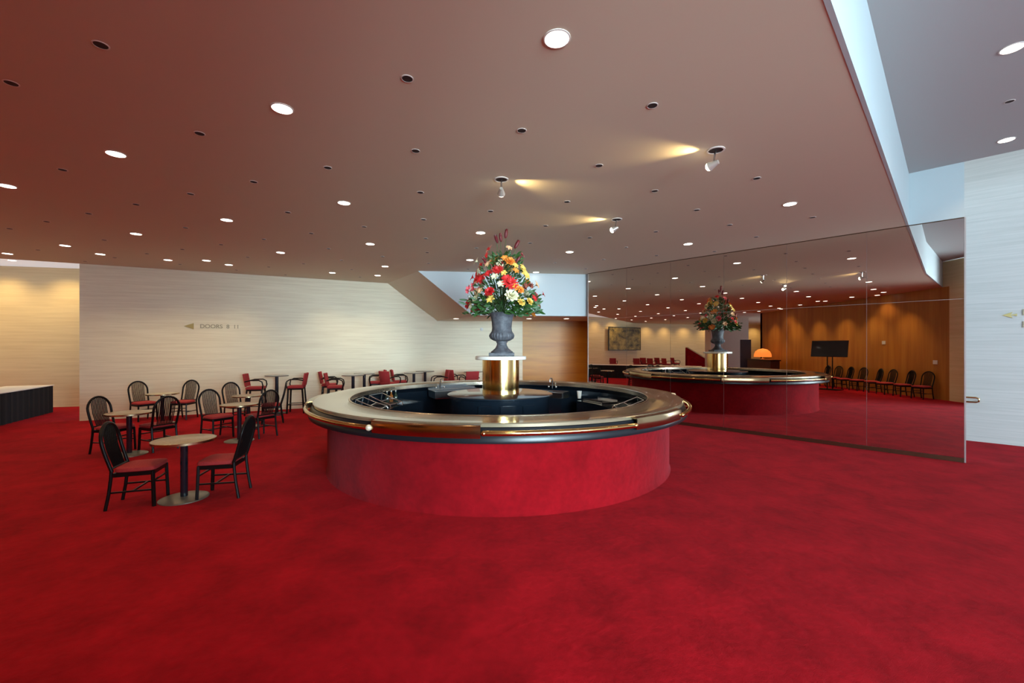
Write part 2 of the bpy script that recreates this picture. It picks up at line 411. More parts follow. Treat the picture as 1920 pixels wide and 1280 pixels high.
# short service deck inside the pit
deck = MB()
for a, b in ((-125, -62), (-48, 40), (62, 128), (140, 215)):
    deck.lathe([(1.95, 0.02), (1.95, 0.78), (2.64, 0.78), (2.64, 0.02)], n=24, a0=A(a), a1=A(b), closed=True)
deck.build('under_counter', BLACKG, bar, True)

# centre island, pedestal, urn
isl = thing('bar_island', 'round black island counter standing in the middle of the bar pit', 'counter', (*BC, 0))
MB().lathe([(0.0, 1.03), (0.90, 1.03), (0.925, 1.04), (0.925, 1.062), (0.90, 1.072), (0.0, 1.072)], n=72).build('island_top', BLACKG, isl, True)
MB().lathe([(0.0, 0.0), (0.80, 0.0), (0.82, 0.03), (0.82, 0.55), (0.86, 0.62), (0.86, 1.029), (0.0, 1.029)], n=72).build('island_body', BLACKG, isl, True)
for ph in (-14, 10, 34):
    an = A(ph); rot = Matrix.Rotation(an, 3, 'Z')
    MB().box((0.864*math.cos(an), 0.864*math.sin(an), 0.80), (0.012, 0.24, 0.30), rot).build('door_panel', BLACKG, isl, bevel=0.003)
ped = thing('brass_pedestal', 'polished brass cylinder pedestal with white stone cap, on the island', 'pedestal', (BC[0]+0.01, BC[1], 1.073))
MB().lathe([(0, 0), (0.325, 0), (0.325, 0.587), (0, 0.587)], n=96).build('column', BRASS, ped, True)
MB().lathe([(0, 0.588), (0.44, 0.588), (0.45, 0.595), (0.45, 0.642), (0.44, 0.650), (0, 0.650)], n=64).build('cap_slab', mat('white marble cap', (0.85, 0.80, 0.72), 0.3), ped, True)
UX, UZ = BC[0]+0.03, 1.724
urn = thing('stone_urn', 'dark grey fluted garden urn holding the flowers, on the white cap', 'urn', (UX, BC[1], UZ))
MB().box((0, 0, 0.03), (0.44, 0.44, 0.058)).build('plinth', STONEURN, urn, bevel=0.008)
prof = [(0, 0.06), (0.19, 0.06), (0.195, 0.075), (0.16, 0.10), (0.115, 0.14), (0.09, 0.19), (0.085, 0.22), (0.10, 0.245), (0.10, 0.26), (0.0, 0.26)]
MB().lathe(prof, n=40).build('foot', STONEURN, urn, True)
mb = MB(); n = 96; pr_ = [(0.095, 0.255), (0.15, 0.275), (0.205, 0.31), (0.222, 0.355), (0.205, 0.40)]
vs = []; k = len(pr_)
for i in range(n):
    a = 2*PI*i/n; fl = 1 + 0.045*abs(math.sin(a*12)) - 0.02
    for r, z in pr_: vs.append((r*fl*math.cos(a), r*fl*math.sin(a), z))
fs = [(i*k+j, ((i+1) % n)*k+j, ((i+1) % n)*k+j+1, i*k+j+1) for i in range(n) for j in range(k-1)]
mb.add(vs, fs); mb.build('fluted_bowl', STONEURN, urn, True)
MB().lathe([(0.205, 0.40), (0.18, 0.44), (0.172, 0.50), (0.178, 0.58), (0.19, 0.66), (0.21, 0.72), (0.235, 0.745), (0.24, 0.76), (0.225, 0.765), (0.20, 0.74), (0.165, 0.66), (0.15, 0.5), (0.0, 0.45)], n=64).build('neck', STONEURN, urn, True)

# ------------------------------------------------------------------ flowers
FC = {'dred': (0.13, 0.004, 0.008), 'red': (0.62, 0.02, 0.02), 'pink': (0.70, 0.10, 0.12), 'orange': (0.85, 0.28, 0.04),
      'yellow': (0.85, 0.58, 0.12), 'cream': (0.80, 0.74, 0.48), 'peach': (0.82, 0.48, 0.25), 'white': (0.85, 0.85, 0.80), 'brown': (0.25, 0.05, 0.03)}
fl = thing('flower_arrangement', 'tall mixed arrangement of red, orange and yellow flowers in the urn', 'flowers', (UX, BC[1], UZ+0.74))
FZ = UZ + 0.74
def orient(dirv): return Vector(dirv).normalized().to_track_quat('Z', 'Y').to_matrix()
def petal(mb, c, rot, a, L, wd, curl, lift):
    pts = []
    for i in range(6):
        t = i/5; w_ = wd*math.sin(PI*(0.12+0.86*t))**0.8
        r = L*t*math.cos(lift) ; h = L*t*math.sin(lift) - curl*L*t*t
        for sgn in (-1, 0, 1):
            v = Vector((r, sgn*w_/2, h + abs(sgn)*0.12*w_))
            v = Matrix.Rotation(a, 3, 'Z') @ v
            pts.append(rot @ v + Vector(c))
    fs = []
    for i in range(5):
        for j in range(2): fs.append((i*3+j, i*3+j+1, (i+1)*3+j+1, (i+1)*3+j))
    mb.add(pts, fs)
def bloom(kind, col, c, dirv, s):
    m = mat('petals '+col, FC[col], 0.55); rot = orient(dirv); mb = MB(); c = Vector(c)
    if kind == 'lily':
        for i in range(6): petal(mb, c, rot, i*PI/3, s, s*0.42, 0.55, R(50))
        nm = 'lily'
    elif kind == 'rose':
        for ring, (nn, lf, sc_) in enumerate(((5, 80, .55), (6, 62, .8), (7, 38, 1.0), (8, 16, 1.05))):
            for i in range(nn): petal(mb, c, rot, i*2*PI/nn + ring*0.5, s*sc_*0.75, s*0.55, 0.12, R(lf))
        nm = 'rose'
    elif kind == 'gerbera':
        for i in range(14): petal(mb, c, rot, i*2*PI/14, s*0.95, s*0.26, 0.15, R(18))
        for i in range(10): petal(mb, c, rot, i*2*PI/10+.2, s*0.55, s*0.2, 0.0, R(45))
        mb.ball(c + rot @ Vector((0, 0, s*0.08)), s*0.16, 8, 5)
        nm = 'gerbera'
    elif kind == 'bud':
        mb.ball(c, s, 8, 8, (0.36, 0.36, 1.0), rot)
        for i in range(3): petal(mb, c - rot @ Vector((0, 0, s*0.8)), rot, i*2*PI/3, s*1.7, s*0.45, -0.05, R(78))
        nm = 'flower_bud'
    else:
        for i in range(9):
            q = c + Vector((random.uniform(-1, 1), random.uniform(-1, 1), random.uniform(-.7, .7)))*s*0.7
            r2 = orient(Vector(dirv) + Vector((random.uniform(-.7, .7), random.uniform(-.7, .7), random.uniform(-.7, .7))))
            for k in range(5): petal(mb, q, r2, k*2*PI/5, s*0.5, s*0.28, 0.2, R(35))
        nm = 'blossom_cluster'
    mb.v = [(x-UX, y-BC[1], z-FZ) for x, y, z in mb.v]
    o = mb.build(nm, m, fl, True); 
    return o
def wrad(z):
    t = (z - 2.42)
    if t < 0: return 0.4
    return max(0.08, 0.67 - 0.02*t if t < 0.45 else 0.66 - 0.55*(t-0.45))
heads = []
AX = -0.155
front = [(949, 440, 'bud', 'dred', .065), (939, 448, 'bud', 'dred', .06), (931, 450, 'bud', 'dred', .06), (969, 459, 'bud', 'dred', .065),
 (918, 470, 'gerbera', 'red', .085), (977, 480, 'lily', 'pink', .09), (971, 491, 'bud', 'dred', .06), (954, 471, 'lily', 'peach', .08),
 (896, 492, 'lily', 'cream', .09), (909, 491, 'bud', 'dred', .05), (956, 497, 'rose', 'orange', .10), (947, 492, 'lily', 'orange', .09), (918, 502, 'lily', 'peach', .09),
 (935, 513, 'gerbera', 'red', .10), (889, 523, 'lily', 'red', .09), (907, 531, 'lily', 'red', .13), (898, 527, 'gerbera', 'red', .09), (919, 521, 'lily', 'red', .10),
 (956, 538, 'gerbera', 'red', .13), (950, 531, 'lily', 'red', .11), (982, 522, 'lily', 'yellow', .13), (978, 509, 'lily', 'yellow', .10), (888, 544, 'cluster', 'pink', .09),
 (921, 554, 'rose', 'red', .10), (923, 568, 'lily', 'yellow', .10), (895, 565, 'rose', 'cream', .07), (959, 561, 'rose', 'cream', .13),
 (974, 550, 'rose', 'orange', .08), (967, 547, 'lily', 'orange', .10), (976, 572, 'rose', 'yellow', .08), (991, 570, 'rose', 'yellow', .08), (998, 564, 'lily', 'red', .09),
 (1016, 554, 'lily', 'red', .07), (1003, 538, 'lily', 'peach', .10), (989, 542, 'cluster', 'brown', .08), (941, 541, 'lily', 'cream', .09), (884, 560, 'rose', 'white', .05),
 (887, 578, 'lily', 'cream', .07), (960, 545, 'lily', 'red', .10), (930, 527, 'lily', 'cream', .09), (945, 520, 'lily', 'yellow', .08), (966, 515, 'lily', 'orange', .08),
 (905, 552, 'lily', 'peach', .08), (938, 500, 'cluster', 'cream', .06), (965, 505, 'lily', 'yellow', .08)]
for px, py, k, c, s in front:
    x = (px-960)*0.00945; z = H - (py-650)*0.00945
    r = wrad(z); dx = max(-r*.96, min(r*.96, x-AX)); y = -math.sqrt(max(0.0004, r*r-dx*dx))*0.75
    p = Vector((x, BC[1]+y, z)); dr = Vector((dx, y, 0.25*r+ (0.5 if k == 'bud' else 0.12)))
    if k == 'bud': dr = Vector((dx*2.6, y*.5, 1))
    heads.append(p); bloom(k, c, p, dr, s*(1.35 if k == 'bud' else 1.3))
kinds = ['lily', 'rose', 'gerbera', 'lily', 'cluster']; cols = ['red', 'orange', 'yellow', 'cream', 'peach', 'pink', 'red']
for i in range(42):
    z = random.uniform(2.5, 3.5); r = wrad(z); a = random.uniform(0.02*PI, 0.98*PI)
    p = Vector((AX + r*.92*math.cos(a), BC[1] + r*.85*math.sin(a), z)); heads.append(p)
    bloom(random.choice(kinds), random.choice(cols), p, (math.cos(a), math.sin(a), .3), random.uniform(.10, .15))
mb = MB(); base = Vector((UX, BC[1], UZ+0.72))
for p in heads:
    mid = base.lerp(p, 0.5); mid.x = base.x + (p.x-base.x)*0.35; mid.y = base.y + (p.y-base.y)*0.35
    pa = [base.lerp(mid, t)*(1-t) + mid.lerp(p, t)*t for t in (0, .25, .5, .75, 1)]
    mb.tube(pa, 0.005, 5)
mb.v = [(x-UX, y-BC[1], z-FZ) for x, y, z in mb.v]
so = mb.build('stems', STEM, fl, True); so['kind'] = 'stuff'
mb = MB()
for i in range(900):
    low = i < 300
    z = random.uniform(2.46, 2.75) if low else random.uniform(2.6, 3.55)
    r = wrad(z)*(random.uniform(0.3, 1.0) if low else random.uniform(0.08, 0.85)); a = random.uniform(0, 2*PI)
    p = Vector((AX + r*math.cos(a), BC[1]+r*math.sin(a), z))
    dr = Vector((math.cos(a)+random.uniform(-.5, .5), math.sin(a)+random.uniform(-.5, .5), random.uniform(-.7, .5) if low else random.uniform(0, 1.4)))
    L = random.uniform(.08, .16) if low else random.uniform(.05, .11)
    petal(mb, p, orient(dr) @ Matrix.Rotation(-PI/2, 3, 'Y'), 0, L, L*random.uniform(.22, .4), random.uniform(.0, .5), random.uniform(-.2, .2))
mb.v = [(x-UX, y-BC[1], z-FZ) for x, y, z in mb.v]
lo = mb.build('foliage', LEAF, fl, True); lo['kind'] = 'stuff'

# ------------------------------------------------------------------ bartender's equipment in the pit
def polar(phi, r, z=0): an = A(phi); return (BC[0]+r*math.cos(an), BC[1]+r*math.sin(an), z)
def rack(phi, r, label, w=0.5):
    t = thing('speed_rack', label, 'rack', polar(phi, r, 0.781), A(phi), 'tubular racks in the bar pit')
    for y in (-w/2, w/2):
        MB().tube([(0.28, y, 0.0), (0.24, y, 0.20), (0.0, y, 0.10), (-0.18, y, 0.04), (-0.2, y, 0.0)], 0.011, 8).build('side_frame', STEEL, t, True)
    for x, z in ((0.24, 0.20), (0.0, 0.10), (-0.18, 0.04)):
        MB().tube([(x, -w/2, z), (x, w/2, z)], 0.009, 8).build('cross_rod', STEEL, t, True)
    MB().box((0.03, 0, 0.02), (0.34, w-0.03, 0.02)).build('tray', BLACK, t)
    return t
rack(-104, 2.22, 'leftmost silver tubular rack against the inner left of the bar', 0.45)
rack(-88, 2.22, 'silver tubular rack in the pit, second from the left end', 0.4)
rack(88, 2.22, 'silver tubular rack at the inner right end of the bar', 0.45)
def bottle(phi, r, z, m, label, h=0.20):
    t = thing('bottle', label, 'bottle', polar(phi, r, z), 0, 'bottles in the bar pit')
    MB().lathe([(0, 0), (0.036, 0), (0.038, 0.01), (0.038, h*.55), (0.014, h*.72), (0.013, h*.95), (0, h*.95)], n=16).build('glass_body', m, t, True)
    MB().cyl((0, 0, h*.951), 0.015, h*.06, 12).build('cap', TRIMW, t, True)
GB = mat('dark bottle glass', (0.02, 0.04, 0.025), 0.08, coat=1.0)
AB = mat('amber bottle glass', (0.25, 0.08, 0.01), 0.08, coat=1.0)
for i, (ph, m, nm) in enumerate(((-118, GB, 'dark bottle on the inner deck, leftmost of the row'), (-115, AB, 'amber bottle on the inner deck, beside the leftmost dark one'), (-112, GB, 'dark bottle right of the amber one on the inner deck'))):
    bottle(ph, 2.45, 0.781, m, nm, 0.22)
sk = thing('bar_sink', 'long stainless sink unit inside the bar, left of the island', 'sink', polar(-152, 2.2, 0.781), A(-152), 'sinks in the bar pit')
mb = MB(); 
for sx in (-1, 1): mb.box((sx*0.24, 0, 0.08), (0.02, 1.1, 0.16))
for sy in (-1, 1): mb.box((0, sy*0.55, 0.08), (0.50, 0.02, 0.16))
mb.box((0, 0, 0.01), (0.46, 1.08, 0.018)); mb.build('basin', STEEL, sk, bevel=0.006)
MB().box((0.27, 0, 0.20), (0.02, 1.12, 0.10)).build('splashback', STEEL, sk)
def faucet(t, y):
    MB().tube([(0.2, y, 0.16), (0.2, y, 0.34), (0.17, y, 0.39), (0.1, y, 0.40), (0.05, y, 0.37), (0.04, y, 0.32)], 0.012, 8).build('faucet', STEEL, t, True)
    for s_ in (-1, 1): MB().ball((0.2, y+s_*0.09, 0.20), 0.025, 10, 6).build('tap_knob', STEEL, t, True)
faucet(sk, 0.3)
sk2 = thing('bar_sink', 'stainless sink with gooseneck tap inside the bar, right of the island', 'sink', polar(152, 2.2, 0.781), A(152), 'sinks in the bar pit')
mb = MB()
for sx in (-1, 1): mb.box((sx*0.2, 0, 0.06), (0.02, 0.8, 0.12))
for sy in (-1, 1): mb.box((0, sy*0.4, 0.06), (0.42, 0.02, 0.12))
mb.box((0, 0, 0.01), (0.38, 0.78, 0.018)); mb.build('basin', STEEL, sk2, bevel=0.006); faucet(sk2, 0.0)
t = thing('glass_tray', 'grey metal drain tray on the inner deck, right side of pit', 'tray', polar(118, 2.25, 0.781), A(118))
MB().box((0, 0, 0.012), (0.4, 0.6, 0.02)).build('tray_base', STEEL, t, bevel=0.004)
for s_ in (-1, 1): MB().box((s_*0.195, 0, 0.03), (0.012, 0.6, 0.05)).build('tray_side', STEEL, t)
t = thing('paper_cup', 'small cream cup standing in the pit, right of the tap', 'cup', polar(134, 2.3, 0.781))
MB().lathe([(0, 0), (0.035, 0), (0.05, 0.15), (0.045, 0.15), (0.03, 0.01), (0, 0.01)], n=20).build('cup_wall', CLOTH, t, True)
MB().lathe([(0.046, 0.15), (0.053, 0.151), (0.053, 0.158), (0.046, 0.157)], n=20, closed=True).build('cup_rim', WHITE, t, True)

# ================================================================== CAFE TABLES AND CHAIRS
def make_table(label, lo, group):
    t = thing('cafe_table', label, 'table', lo, 0, group)
    MB().lathe([(0, 0.712), (0.325, 0.712), (0.325, 0.738), (0.318, 0.742), (0, 0.742)], n=56).build('tabletop', TABTOP, t, True)
    MB().lathe([(0.326, 0.710), (0.334, 0.712), (0.334, 0.738), (0.326, 0.740)], n=56, closed=True).build('edge_band', TABEDGE, t, True)
    MB().cyl((0, 0, 0.03), 0.04, 0.682, 20).build('column', BLACKG, t, True)
    MB().lathe([(0, 0.001), (0.26, 0.001), (0.26, 0.012), (0.235, 0.022), (0.06, 0.034), (0, 0.034)], n=48).build('base_plate', PLATE, t, True)
    return t
GT = 'round cafe tables on the carpet'
T1 = make_table('round beige cafe table nearest the camera, between the two front chairs', (-4.08, 5.31, 0), GT)
def sym(f):
    for s_ in (-1, 1): f(s_)
def make_chair(label, lo, rz, group):
    t = thing('arch_back_chair', label, 'chair', lo, rz, group)   # faces +X
    # seat
    pts = []
    mb = MB()
    out = []
    n = 28
    for i in range(n):
        a = 2*PI*i/n; c_, s_ = math.cos(a), math.sin(a)
        ex = 0.205*(abs(c_)**0.35)*(1 if c_ > 0 else -1); wd_ = 0.215 + 0.015*(1 if c_ > 0 else -1)*abs(c_)
        ey = wd_*(abs(s_)**0.35)*(1 if s_ > 0 else -1)
        out.append((ex+0.015, ey))
    layers = [(0.93, 0.425), (1.0, 0.435), (1.0, 0.455), (0.96, 0.472), (0.8, 0.483), (0.4, 0.489)]
    vs = [(x*k_, y*k_, z) for k_, z in layers for x, y in out] ; fs = []
    for j in range(len(layers)-1):
        for i in range(n): fs.append((j*n+i, j*n+(i+1) % n, (j+1)*n+(i+1) % n, (j+1)*n+i))
    fs.append(tuple(range(n-1, -1, -1))); fs.append(tuple((len(layers)-1)*n+i for i in range(n)))
    mb.add(vs, fs); mb.build('seat', SEATM, t, True)
    mb = MB()
    for s_ in (-1, 1): mb.box((0.0, s_*0.19, 0.40), (0.36, 0.022, 0.045))
    mb.box((0.19, 0, 0.40), (0.022, 0.38, 0.045)); mb.box((-0.18, 0, 0.40), (0.022, 0.34, 0.045))
    mb.build('seat_frame', FRAME, t)
    for s_ in (-1, 1):
        MB().bar((0.19, s_*0.19, 0.42), (0.205, s_*0.20, 0.001), 0.032).build('leg', FRAME, t, bevel=0.004)
        MB().tube([(-0.20, s_*0.19, 0.46), (-0.205, s_*0.19, 0.36), (-0.225, s_*0.192, 0.18), (-0.255, s_*0.195, 0.002)], 0.018, 8).build('leg', FRAME, t, True)
    mb = MB()
    for s_ in (-1, 1): mb.bar((0.195, s_*0.195, 0.20), (-0.22, s_*0.19, 0.20), 0.018)
    mb.bar((0.0, -0.19, 0.20), (0.0, 0.19, 0.20), 0.018)
    mb.bar((0.195, -0.19, 0.30), (0.195, 0.19, 0.30), 0.018)
    mb.build('stretcher', FRAME, t)
    def bx(z): return -0.195 - (z-0.44)*0.21 - 0.02*math.sin((z-.44)*5)
    path = []
    for z in (0.44, 0.52, 0.60, 0.68, 0.75): path.append((bx(z), -0.19 - 0.012*(z-.44)/.3, z))
    for i in range(1, 14):
        a = PI - PI*i/14; z = 0.75 + 0.235*math.sin(a); path.append((bx(z), 0.205*math.cos(a), z))
    for z in (0.75, 0.68, 0.60, 0.52, 0.44): path.append((bx(z), 0.19 + 0.012*(z-.44)/.3, z))
    MB().tube(path, 0.019, 10).build('back_frame', FRAME, t, True)
    mb = MB()
    for i in range(11):
        y = -0.125 + 0.25*i/10; zt = 0.75 + 0.235*math.sqrt(max(0, 1-(y/0.205)**2)) - 0.008
        mb.tube([(bx(0.47), y*0.92, 0.47), (bx(0.7)-0.004, y, 0.7), (bx(zt), y, zt)], 0.0075, 6)
    mb.tube([(bx(0.475), -0.19, 0.475), (bx(.475), 0.19, 0.475)], 0.012, 8)
    mb.build('spindles', FRAME, t, True)
    return t
GC = 'arched black spindle chairs with red seats'
C1 = make_chair('black spindle chair nearest the camera, left of the front table, facing right', (-4.50, 5.17, 0), R(20), GC)
for lo_, rz, lb in [
    ((-3.70, 5.46, 0), 192, 'black spindle chair right of the front table, turned left towards it'),
    ((-7.16, 7.68, 0), -4, 'leftmost black spindle chair, left of the second table from the front'),
    ((-6.52, 7.86, 0), 155, 'black spindle chair right of the second table, behind the nearest chair'),
    ((-9.46, 10.96, 0), -26, 'black spindle chair by the stone wall, left of the far left table'),
    ((-8.62, 11.20, 0), -86, 'black spindle chair by the stone wall, right of the far left table'),
    ((-6.10, 8.84, 0), -26, 'black spindle chair left of the middle table, seen face on'),
    ((-5.30, 9.00, 0), 153, 'black spindle chair right of the middle table, back to the bar'),
    ((-6.84, 10.62, 0), -30, 'small black spindle chair left of the table behind the middle one'),
    ((-5.98, 10.62, 0), 208, 'black spindle chair seen edge on, in front of the tall stone-side table')]:
    dup(C1, lo_, R(rz), lb)
for lo_, lb in [((-6.70, 7.47, 0), 'round beige cafe table, second from the front on the left'),
                ((-8.62, 10.52, 0), 'round beige cafe table farthest left, against the stone wall'),
                ((-5.47, 8.56, 0), 'round beige cafe table in the middle group, nearer the bar'),
                ((-6.26, 10.12, 0), 'round beige cafe table behind the middle one, mostly hidden')]:
    dup(T1, lo_, 0, lb)
# ------------------------------------------------------------------ tall tables and armed bar stools along the stone wall
def make_stool(label, lo, rz, group):
    t = thing('bar_stool', label, 'stool', lo, rz, group)
    MB().box((0, 0, 0.745), (0.42, 0.44, 0.07)).build('seat', SEATM, t, bevel=0.022)
    mb = MB(); vs = []
    for i in range(9):
        y = -0.21 + 0.42*i/8; b_ = 0.05*(1-(y/0.21)**2)
        for x_, z in ((-0.21-b_, 0.79), (-0.27-b_, 1.13), (-0.235-b_, 1.14), (-0.175-b_, 0.79)): vs.append((x_, y, z))
    fs = [(i*4+j, i*4+(j+1) % 4, (i+1)*4+(j+1) % 4, (i+1)*4+j) for i in range(8) for j in range(4)] + [(3, 2, 1, 0), (32, 33, 34, 35)]
    mb.add(vs, fs).build('backrest', SEATM, t, True)
    for s_ in (-1, 1):
        MB().tube([(0.20, s_*0.21, 0.72), (0.22, s_*0.235, 0.82), (0.20, s_*0.245, 0.92), (0.12, s_*0.25, 0.965), (-0.08, s_*0.25, 0.965), (-0.22, s_*0.235, 0.93)], 0.017, 8).build('armrest', FRAME, t, True)
        MB().bar((0.18, s_*0.18, 0.72), (0.21, s_*0.21, 0.002), 0.034).build('leg', FRAME, t)
        MB().bar((-0.18, s_*0.18, 0.72), (-0.23, s_*0.21, 0.002), 0.034).build('leg', FRAME, t)
    mb = MB()
    for s_ in (-1, 1): mb.box((0, s_*0.18, 0.69), (0.36, 0.02, 0.04)); mb.box((s_*0.17, 0, 0.69), (0.02, 0.36, 0.04))
    mb.build('seat_frame', FRAME, t)
    mb = MB()
    for s_ in (-1, 1): mb.bar((0.205, s_*0.2, 0.25), (-0.215, s_*0.2, 0.25), 0.02)
    mb.bar((0.195, -0.21, 0.25), (0.195, 0.21, 0.25), 0.02); mb.bar((-0.205, -0.21, 0.25), (-0.205, 0.21, 0.25), 0.02)
    mb.build('footrest', FRAME, t)
    return t
def make_high(label, lo, group):
    t = thing('high_table', label, 'table', lo, 0, group)
    MB().lathe([(0, 1.055), (0.30, 1.055), (0.305, 1.062), (0.305, 1.078), (0.30, 1.084), (0, 1.084)], n=48).build('tabletop', mat('dark edged top', (0.20, 0.18, 0.15), 0.3, coat=0.4), t, True)
    MB().cyl((0, 0, 0.03), 0.045, 1.024, 20).build('column', BLACKG, t, True)
    MB().lathe([(0, 0.001), (0.25, 0.001), (0.25, 0.012), (0.06, 0.034), (0, 0.034)], n=40).build('base_plate', BLACK, t, True)
    return t
GS = 'red armed bar stools along the stone wall'; GH = 'tall round tables along the stone wall'
def pxy(px, Y): return ((px-960)/F*Y, Y, 0)
S1 = make_stool('red armed bar stool left of the leftmost tall table, facing right', pxy(480, 11.9), R(18), GS)
for p_, rz, lb in [((556, 12.25), 196, 'red armed bar stool right of the leftmost tall table, facing left'),
    ((618, 12.9), 20, 'red armed bar stool by the stone wall, left end of the second cluster'),
    ((629, 12.25), 18, 'red armed bar stool nearer the bar, left side of the second cluster'),
    ((706, 13.75), 200, 'red armed bar stool facing left at the right of the second cluster'),
    ((731, 13.3), 60, 'red bar stool with its back showing, left end of the third cluster'),
    ((750, 14.05), 20, 'red armed bar stool just right of the one showing its back'),
    ((824, 13.3), 200, 'red armed bar stool facing left, between third and fourth clusters'),
    ((855, 14.1), 40, 'red bar stool at the left of the last tall table'),
    ((880, 13.2), 120, 'red bar stool nearest the brass pedestal, by the last tall table')]:
    dup(S1, pxy(*p_), R(rz), lb)
H1 = make_high('leftmost tall black table against the stone wall', pxy(519, 12.1), GH)
for p_, lb in [((662, 12.3), 'tall black table second from the left, nearer the bar'), ((683, 13.0), 'tall black table close to the wall, third from the left'),
    ((776, 13.4), 'tall black table behind the rim, fourth from the left'), ((797, 14.25), 'tall black table close to the wall, fifth from the left'),
    ((887, 14.0), 'rightmost tall black table, beside the brass pedestal')]:
    dup(H1, pxy(*p_), 0, lb)

# ================================================================== BUFFET ON THE LEFT (also seen in the mirror)
ba, bb = Vector((-12.3, 10.35)), Vector((-13.28, 12.35))
dv = (bb-ba).normalized(); st = ba - dv*6.6; en = bb
ln = (en-st).length; ang = math.atan2(dv.y, dv.x); wd = 0.95
bf = thing('buffet_table', 'long buffet table with black skirt and white top, at the left edge', 'table', (st.x, st.y, 0), ang)
mb = MB(); n = 180; vs = []
def skirt(x): return 0.012*math.sin(x*26) + 0.006*math.sin(x*61)
loop = []
for i in range(n+1): loop.append((ln*i/n, -skirt(ln*i/n)*1.0))
for i in range(1, 24): loop.append((ln+skirt(i*.04), wd*i/24))
for i in range(n+1): loop.append((ln*(1-i/n), wd+skirt(ln*i/n)))
for i in range(1, 24): loop.append((-skirt(i*.04), wd*(1-i/24)))
m_ = len(loop)
vs = [(x, y, 0.002) for x, y in loop] + [(x, y*0.995+0.002, 0.765) for x, y in loop]
mb.add(vs, [(i, (i+1) % m_, m_+(i+1) % m_, m_+i) for i in range(m_)]).build('black_skirt', DARKCLOTH, bf, True)
MB().box((ln/2, wd/2, 0.775), (ln+0.04, wd+0.04, 0.022)).build('white_top', CLOTH, bf, bevel=0.004)

# ================================================================== THINGS SEEN IN THE MIRROR
def vr(px, Yv):          # room point whose mirror image stands at column px and depth Yv
    return refl((px-960)/F*Yv, Yv)
GK = 'arched chairs in a row along the wood wall'
rowp = [(1735, 15.75), (1700, 16.6), (1678, 17.5), (1657, 18.4), (1640, 19.3), (1620, 20.2), (1600, 21.4), (1578, 22.3)]
names = ['first', 'second', 'third', 'fourth', 'fifth', 'sixth', 'seventh', 'eighth']
for i in range(8):
    x = -1.38 - i*0.74
    dup(C1, (x, -0.27 + 0.03*(i % 3), 0), R(90 + (-12, 8, 0, 14, -6, 5, -10, 3)[i]), 'black arched chair against the wood wall, %s from the right in the mirror' % names[i], GK)
# display on stand
tx, ty = vr(1556, 18.8)
tv = thing('display_screen', 'black flat screen on a two-pole stand, reflected before the wood wall', 'screen', (tx, ty+0.0, 0), R(62))
MB().box((0.05, 0, 1.80), (0.05, 1.45, 0.72), Matrix.Rotation(R(-8), 3, 'Y')).build('screen_panel', BLACKG, tv, bevel=0.01)
for s_ in (-1, 1): MB().cyl((0, s_*0.10, 0.03), 0.022, 1.72, 12).build('pole', FRAME, tv, True)
MB().box((0, 0, 0.016), (0.55, 0.8, 0.03)).build('base', FRAME, tv)
# painting on the cream wall
def seg_hit(px):        # where the reflected ray of column px meets the recess wall
    v0 = Vector(refl(0, 0)); v1 = Vector(refl((px-960)/F, 1.0)); dr = v1 - v0
    best = None
    for a, b in zip(cw[:-1], cw[1:]):
        a = Vector(a); b = Vector(b); e = b-a
        den = dr.x*e.y - dr.y*e.x
        if abs(den) < 1e-9: continue
        t_ = ((a.x-v0.x)*e.y - (a.y-v0.y)*e.x)/den; u_ = ((a.x-v0.x)*dr.y - (a.y-v0.y)*dr.x)/den
        if t_ > 0 and 0 <= u_ <= 1 and (best is None or t_ < best[0]): best = (t_, v0+dr*t_, e)
    return best
h1 = seg_hit(1138); h2 = seg_hit(1197)
if h1 and h2:
    p1, p2 = h1[1], h2[1]; c_ = (p1+p2)/2; e = (p2-p1); wdt = e.length; ang = math.atan2(e.y, e.x)
    tm = (h1[0]+h2[0])/2; zt = H + 36*tm/800; zb = H - 6*tm/800
    nrm = Vector((-math.sin(ang), math.cos(ang)))
    if nrm.dot(Vector((-8, 0)) - c_) < 0: nrm = -nrm
    c_ += nrm*0.22
    pt = thing('wall_painting', 'wide dark painting with golden shapes on the cream wall, in the mirror', 'painting', (c_.x, c_.y, (zt+zb)/2), ang)
    PM = mat('dark abstract canvas', (0.55, 0.42, 0.12), 0.6, noise=((1.6, 1.6, 2.2), (0.03, 0.03, 0.02), 0.0))
    MB().box((0, 0, 0), (wdt, 0.04, zt-zb)).build('canvas', PM, pt)
    mb = MB()
    for s_ in (-1, 1):
        mb.box((s_*wdt/2, 0, 0), (0.05, 0.07, zt-zb+0.05)); mb.box((0, 0, s_*(zt-zb)/2), (wdt, 0.07, 0.05))
    mb.build('picture_frame', FRAME, pt)
# pale pier, red stair, dark panel, lamp
px_, py_ = vr(1362, 31.5)
struct(MB().box((px_, py_, 2.0), (1.0, 2.7, 4.0)).build('wall_pier', WHITE))
sx_, sy_ = vr(1312, 34.5)
sr = thing('carpeted_stair', 'red carpeted stair with pale sloping edge, seen far off in the mirror', 'stairs', (sx_, sy_, 0), R(100))
mb = MB()
for i in range(11): mb.box((-1.5+i*0.28, 0, 0.085*(i+1)*1.0*0.98*2/1.0/2), (0.28, 1.6, 0.17*(i+1)*0.98))
mb.v = [(x, y, max(0.0, z)) for x, y, z in mb.v]
mb.build('treads', CARPET, sr)
vs = []
for y in (0.82, 0.9):
    vs += [(-1.7, y, 0), (1.6, y, 0), (1.6, y, 2.95), (1.4, y, 2.95), (-1.7, y, 1.0)]
MB().add(vs, [(0, 1, 2, 3, 4), (9, 8, 7, 6, 5), (0, 5, 6, 1), (1, 6, 7, 2), (2, 7, 8, 3), (3, 8, 9, 4), (4, 9, 5, 0)]).build('balustrade', CARPET, sr)
